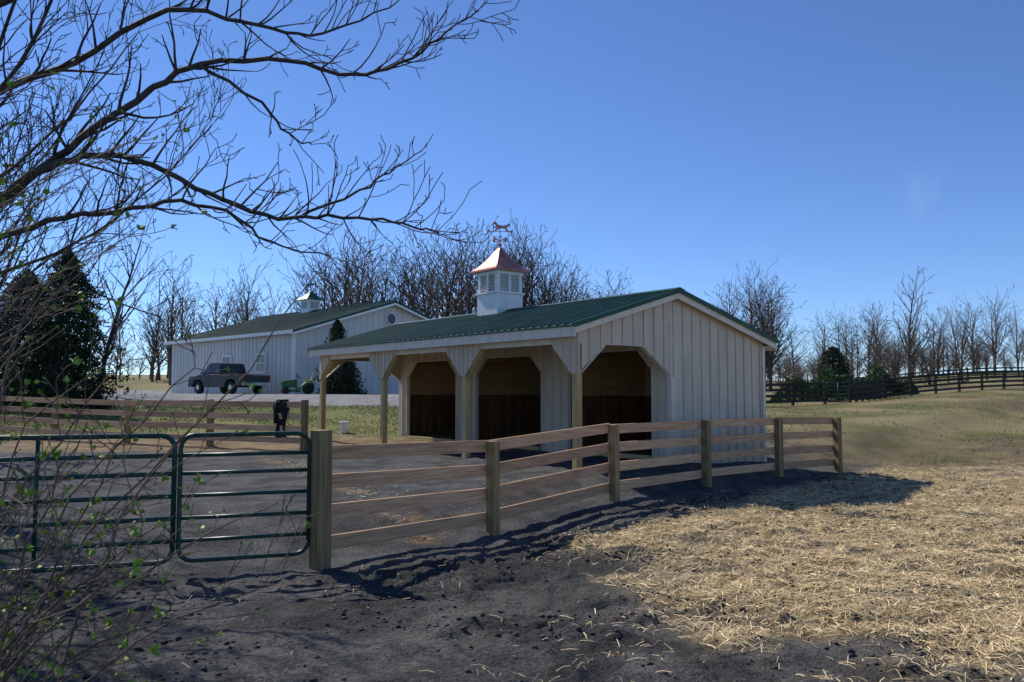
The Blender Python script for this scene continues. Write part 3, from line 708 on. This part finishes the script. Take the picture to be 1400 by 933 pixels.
# ------------------------------------------------------------ conifers
def leaf_mass(name,loc,fn,n,size,mat,trunk=None):
    e=empty(name,loc); P=[]
    while len(P)<n:
        q=fn()
        if q is not None: P.append(q)
    P=np.array(P); a=rng.normal(0,1,(n,3)); a/=np.linalg.norm(a,axis=1,keepdims=True); b_=np.cross(a,rng.normal(0,1,(n,3))); b_/=np.linalg.norm(b_,axis=1,keepdims=True)
    s_=size*rng.uniform(.5,1.4,(n,1))
    V=np.stack([P-a*s_-b_*s_*.3,P+a*s_-b_*s_*.15,P+a*s_*.8+b_*s_*.45],1).reshape(-1,3)
    mesh_np('foliage',V,np.arange(n*3).reshape(-1,3),mat,False,e)
    if trunk: t=MB(); t.tube([(0,0,-.4),(0,0,trunk[0])],[trunk[1],.02],8); t.obj('trunk',M['bark'],e)
    return e
def cone(h,r,z0=.3,tiers=9,rag=.35,pw=.8):
    amp=[random.uniform(.55,1.2) for _ in range(400)]
    def f():
        z=z0+(h-z0)*random.random()**1.5; t=(z-z0)/(h-z0); a=random.uniform(0,6.28)
        k=int(t*tiers); fr=t*tiers-k; sec=int(a/6.28*13+k*.5)
        R=r*(1-t)**pw*(1-rag*fr)*amp[(k*17+sec*7)%400]
        rr=R*random.random()**.4; return (rr*math.cos(a),rr*math.sin(a),z-.10*rr)
    return f
leaf_mass('pine_tree',(-18.3,33,.8),cone(6.4,2.9,.2,11,.45,.6),15000,.12,M['conifer'],(6,.15))
leaf_mass('pine_tree',(-21.2,35,.8),cone(5.9,2.9,.2,9,.4,.6),11000,.13,M['conifer'],(5,.15))
leaf_mass('arborvitae',(-9.45,43.4,1.3),cone(4.0,1.35,.1,6,.15,.6),6000,.10,M['conifer'],(3,.08))
leaf_mass('arborvitae',(-8.7,42.6,1.3),cone(2.3,1.1,.1,3,.1),3000,.10,M['conifer'],(1.5,.06))
def mound(rx,ry,h):
    def f():
        a=random.uniform(0,6.28); q=random.random()**.5; x=rx*q*math.cos(a); y=ry*q*math.sin(a)
        top=h*(1-q*q)**.5*(.75+.35*math.sin(x*2.3+1)*math.cos(y*2.1)); return (x,y,top*random.random()**.35)
    return f
leaf_mass('juniper_shrub',(22.3,57,zt(22.3,57)-.1),mound(4.0,1.8,2.3),11000,.12,M['juniper'])
leaf_mass('juniper_shrub',(27.0,60,zt(27,60)-.1),mound(3.2,1.5,2.4),8000,.12,M['juniper'])
leaf_mass('evergreen_shrub',(28.0,70,zt(28,70)),cone(4.2,2.1,.0,4,.1,.45),6000,.14,M['conifer'],(2,.1))

# ------------------------------------------------------------ budding shrub near the camera
random.seed(21)
S=[];tips=[]
base=Vector((-1.95,2.55,-.36))
def stem(pts,r0,r1,childL,dens=.5,depth=2,start=.25,ub=.5): limb(S,pts,r0,r1,sub=4,depth=depth,childL=childL,dens=dens,step=.05,trop=.05,upbias=ub,rmin=.0018,start=start,tips=tips,cd_=.55)
for i in range(30):
    a=random.uniform(-.6,1.0); reach=random.uniform(.25,1.2); hh=random.uniform(.35,2.1)
    x0=base.x+random.uniform(-.35,.15); y0=base.y+random.uniform(-.4,.6)
    p=[(x0,y0,-.4),(x0+.12*reach,y0+.15*a,.2*hh),(x0+.4*reach,y0+.4*a*reach,.5*hh+.1),(x0+.8*reach,y0+.7*a*reach,.75*hh+.1)]
    stem(p,.009,.0024,.42)
for i in range(13):
    x0=-2.4+random.uniform(-.4,.1); y0=2.9+random.uniform(-.3,.8); rx=random.uniform(.3,1.1); hh=random.uniform(1.4,2.7)
    stem([(x0,y0,-.4),(x0+.1,y0,.4*hh),(x0+.35*rx,y0+.1,.8*hh),(x0+rx,y0+.2,hh)],.009,.002,.5)
stem([(-1.9,2.6,-.3),(-1.75,2.8,.45),(-1.55,3.0,.95),(-1.1,3.0,1.42),(-.68,3.0,1.98)],.008,.002,.15,dens=.2,depth=1,start=.6)
sh=empty('budding_shrub')
segs_mesh('stems',S,4,M['barkred'],sh)
V=[];Fc=[]
for p,d in tips:
    if random.random()<.35: continue
    big=random.random()<.16
    l=random.uniform(.010,.022)*(1.8 if big else 1); 
    for k in range(3 if big else random.choice((1,2))):
        dd=(d+rvec()*.7).normalized(); sd_=dd.cross(rvec()).normalized()*l*.38; nn=dd.cross(sd_).normalized()*l*.2; m0=len(V)
        V+=[tuple(p),tuple(p+dd*l*.5+sd_+nn),tuple(p+dd*l),tuple(p+dd*l*.5-sd_+nn),tuple(p+dd*l*.5-nn)]
        Fc+=[(m0,m0+1,m0+4),(m0+1,m0+2,m0+4),(m0+2,m0+3,m0+4),(m0+3,m0,m0+4)]
mesh_np('buds_and_leaves',np.array(V),np.array(Fc),M['bud'],False,sh)

# ------------------------------------------------------------ sky, sun, camera
w=bpy.data.worlds.new('World'); scene.world=w; w.use_nodes=True; nt=w.node_tree; bg=nt.nodes['Background']; N=nt.nodes; L=nt.links
sk=N.new('ShaderNodeTexSky'); sk.sky_type='NISHITA'; sk.sun_disc=False
EL=math.radians(43); AZ=math.radians(-45)
sk.sun_elevation=EL; sk.sun_rotation=AZ%(2*math.pi); sk.air_density=.9; sk.dust_density=0.0; sk.ozone_density=4.0; sk.altitude=900
mxc=N.new('ShaderNodeMix'); mxc.data_type='RGBA'; mxc.blend_type='MULTIPLY'; mxc.inputs[0].default_value=1; mxc.inputs[7].default_value=(.80,.95,1.22,1)
L.new(sk.outputs[0],mxc.inputs[6])
tc=N.new('ShaderNodeTexCoord'); dst=N.new('ShaderNodeVectorMath'); dst.operation='DISTANCE'; dst.inputs[1].default_value=(.455,.867,.21)
L.new(tc.outputs['Generated'],dst.inputs[0])
mr=N.new('ShaderNodeMapRange'); mr.inputs['From Min'].default_value=.0; mr.inputs['From Max'].default_value=.045; mr.inputs['To Min'].default_value=.13; mr.inputs['To Max'].default_value=0
L.new(dst.outputs['Value'],mr.inputs['Value'])
mp=N.new('ShaderNodeMapping'); mp.inputs['Rotation'].default_value=(0,.75,0); mp.inputs['Scale'].default_value=(65,10,18); L.new(tc.outputs['Generated'],mp.inputs['Vector'])
no=N.new('ShaderNodeTexNoise'); no.inputs['Scale'].default_value=1; no.inputs['Detail'].default_value=5; L.new(mp.outputs[0],no.inputs['Vector'])
mr2=N.new('ShaderNodeMapRange'); mr2.inputs['From Min'].default_value=.42; mr2.inputs['From Max'].default_value=.75; L.new(no.outputs['Fac'],mr2.inputs['Value'])
ml=N.new('ShaderNodeMath'); ml.operation='MULTIPLY'; L.new(mr.outputs[0],ml.inputs[0]); L.new(mr2.outputs[0],ml.inputs[1])
mx2=N.new('ShaderNodeMix'); mx2.data_type='RGBA'; mx2.inputs[7].default_value=(6,6.6,7.6,1); L.new(ml.outputs[0],mx2.inputs[0]); L.new(mxc.outputs[2],mx2.inputs[6])
L.new(mx2.outputs[2],bg.inputs['Color']); bg.inputs['Strength'].default_value=.118
sun=bpy.data.lights.new('sun','SUN'); sun.energy=5.0; sun.angle=math.radians(.53); sun.color=(1,.95,.87)
so=bpy.data.objects.new('sun',sun); link(so)
ds=Vector((math.sin(AZ)*math.cos(EL),math.cos(AZ)*math.cos(EL),math.sin(EL)))
so.rotation_euler=ds.to_track_quat('Z','Y').to_euler(); so.location=(0,0,30)
cam=bpy.data.cameras.new('camera'); co=bpy.data.objects.new('camera',cam); link(co); scene.camera=co
cam.sensor_width=36; cam.lens=36*1099/1400; cam.clip_end=3000; cam.clip_start=.05
co.location=(0,0,EYE); co.rotation_euler=(math.radians(90+3.56),0,0)
cam.dof.use_dof=True; cam.dof.focus_distance=14; cam.dof.aperture_fstop=5.6
scene.view_settings.view_transform='Standard'; scene.view_settings.look='None'; scene.view_settings.exposure=0
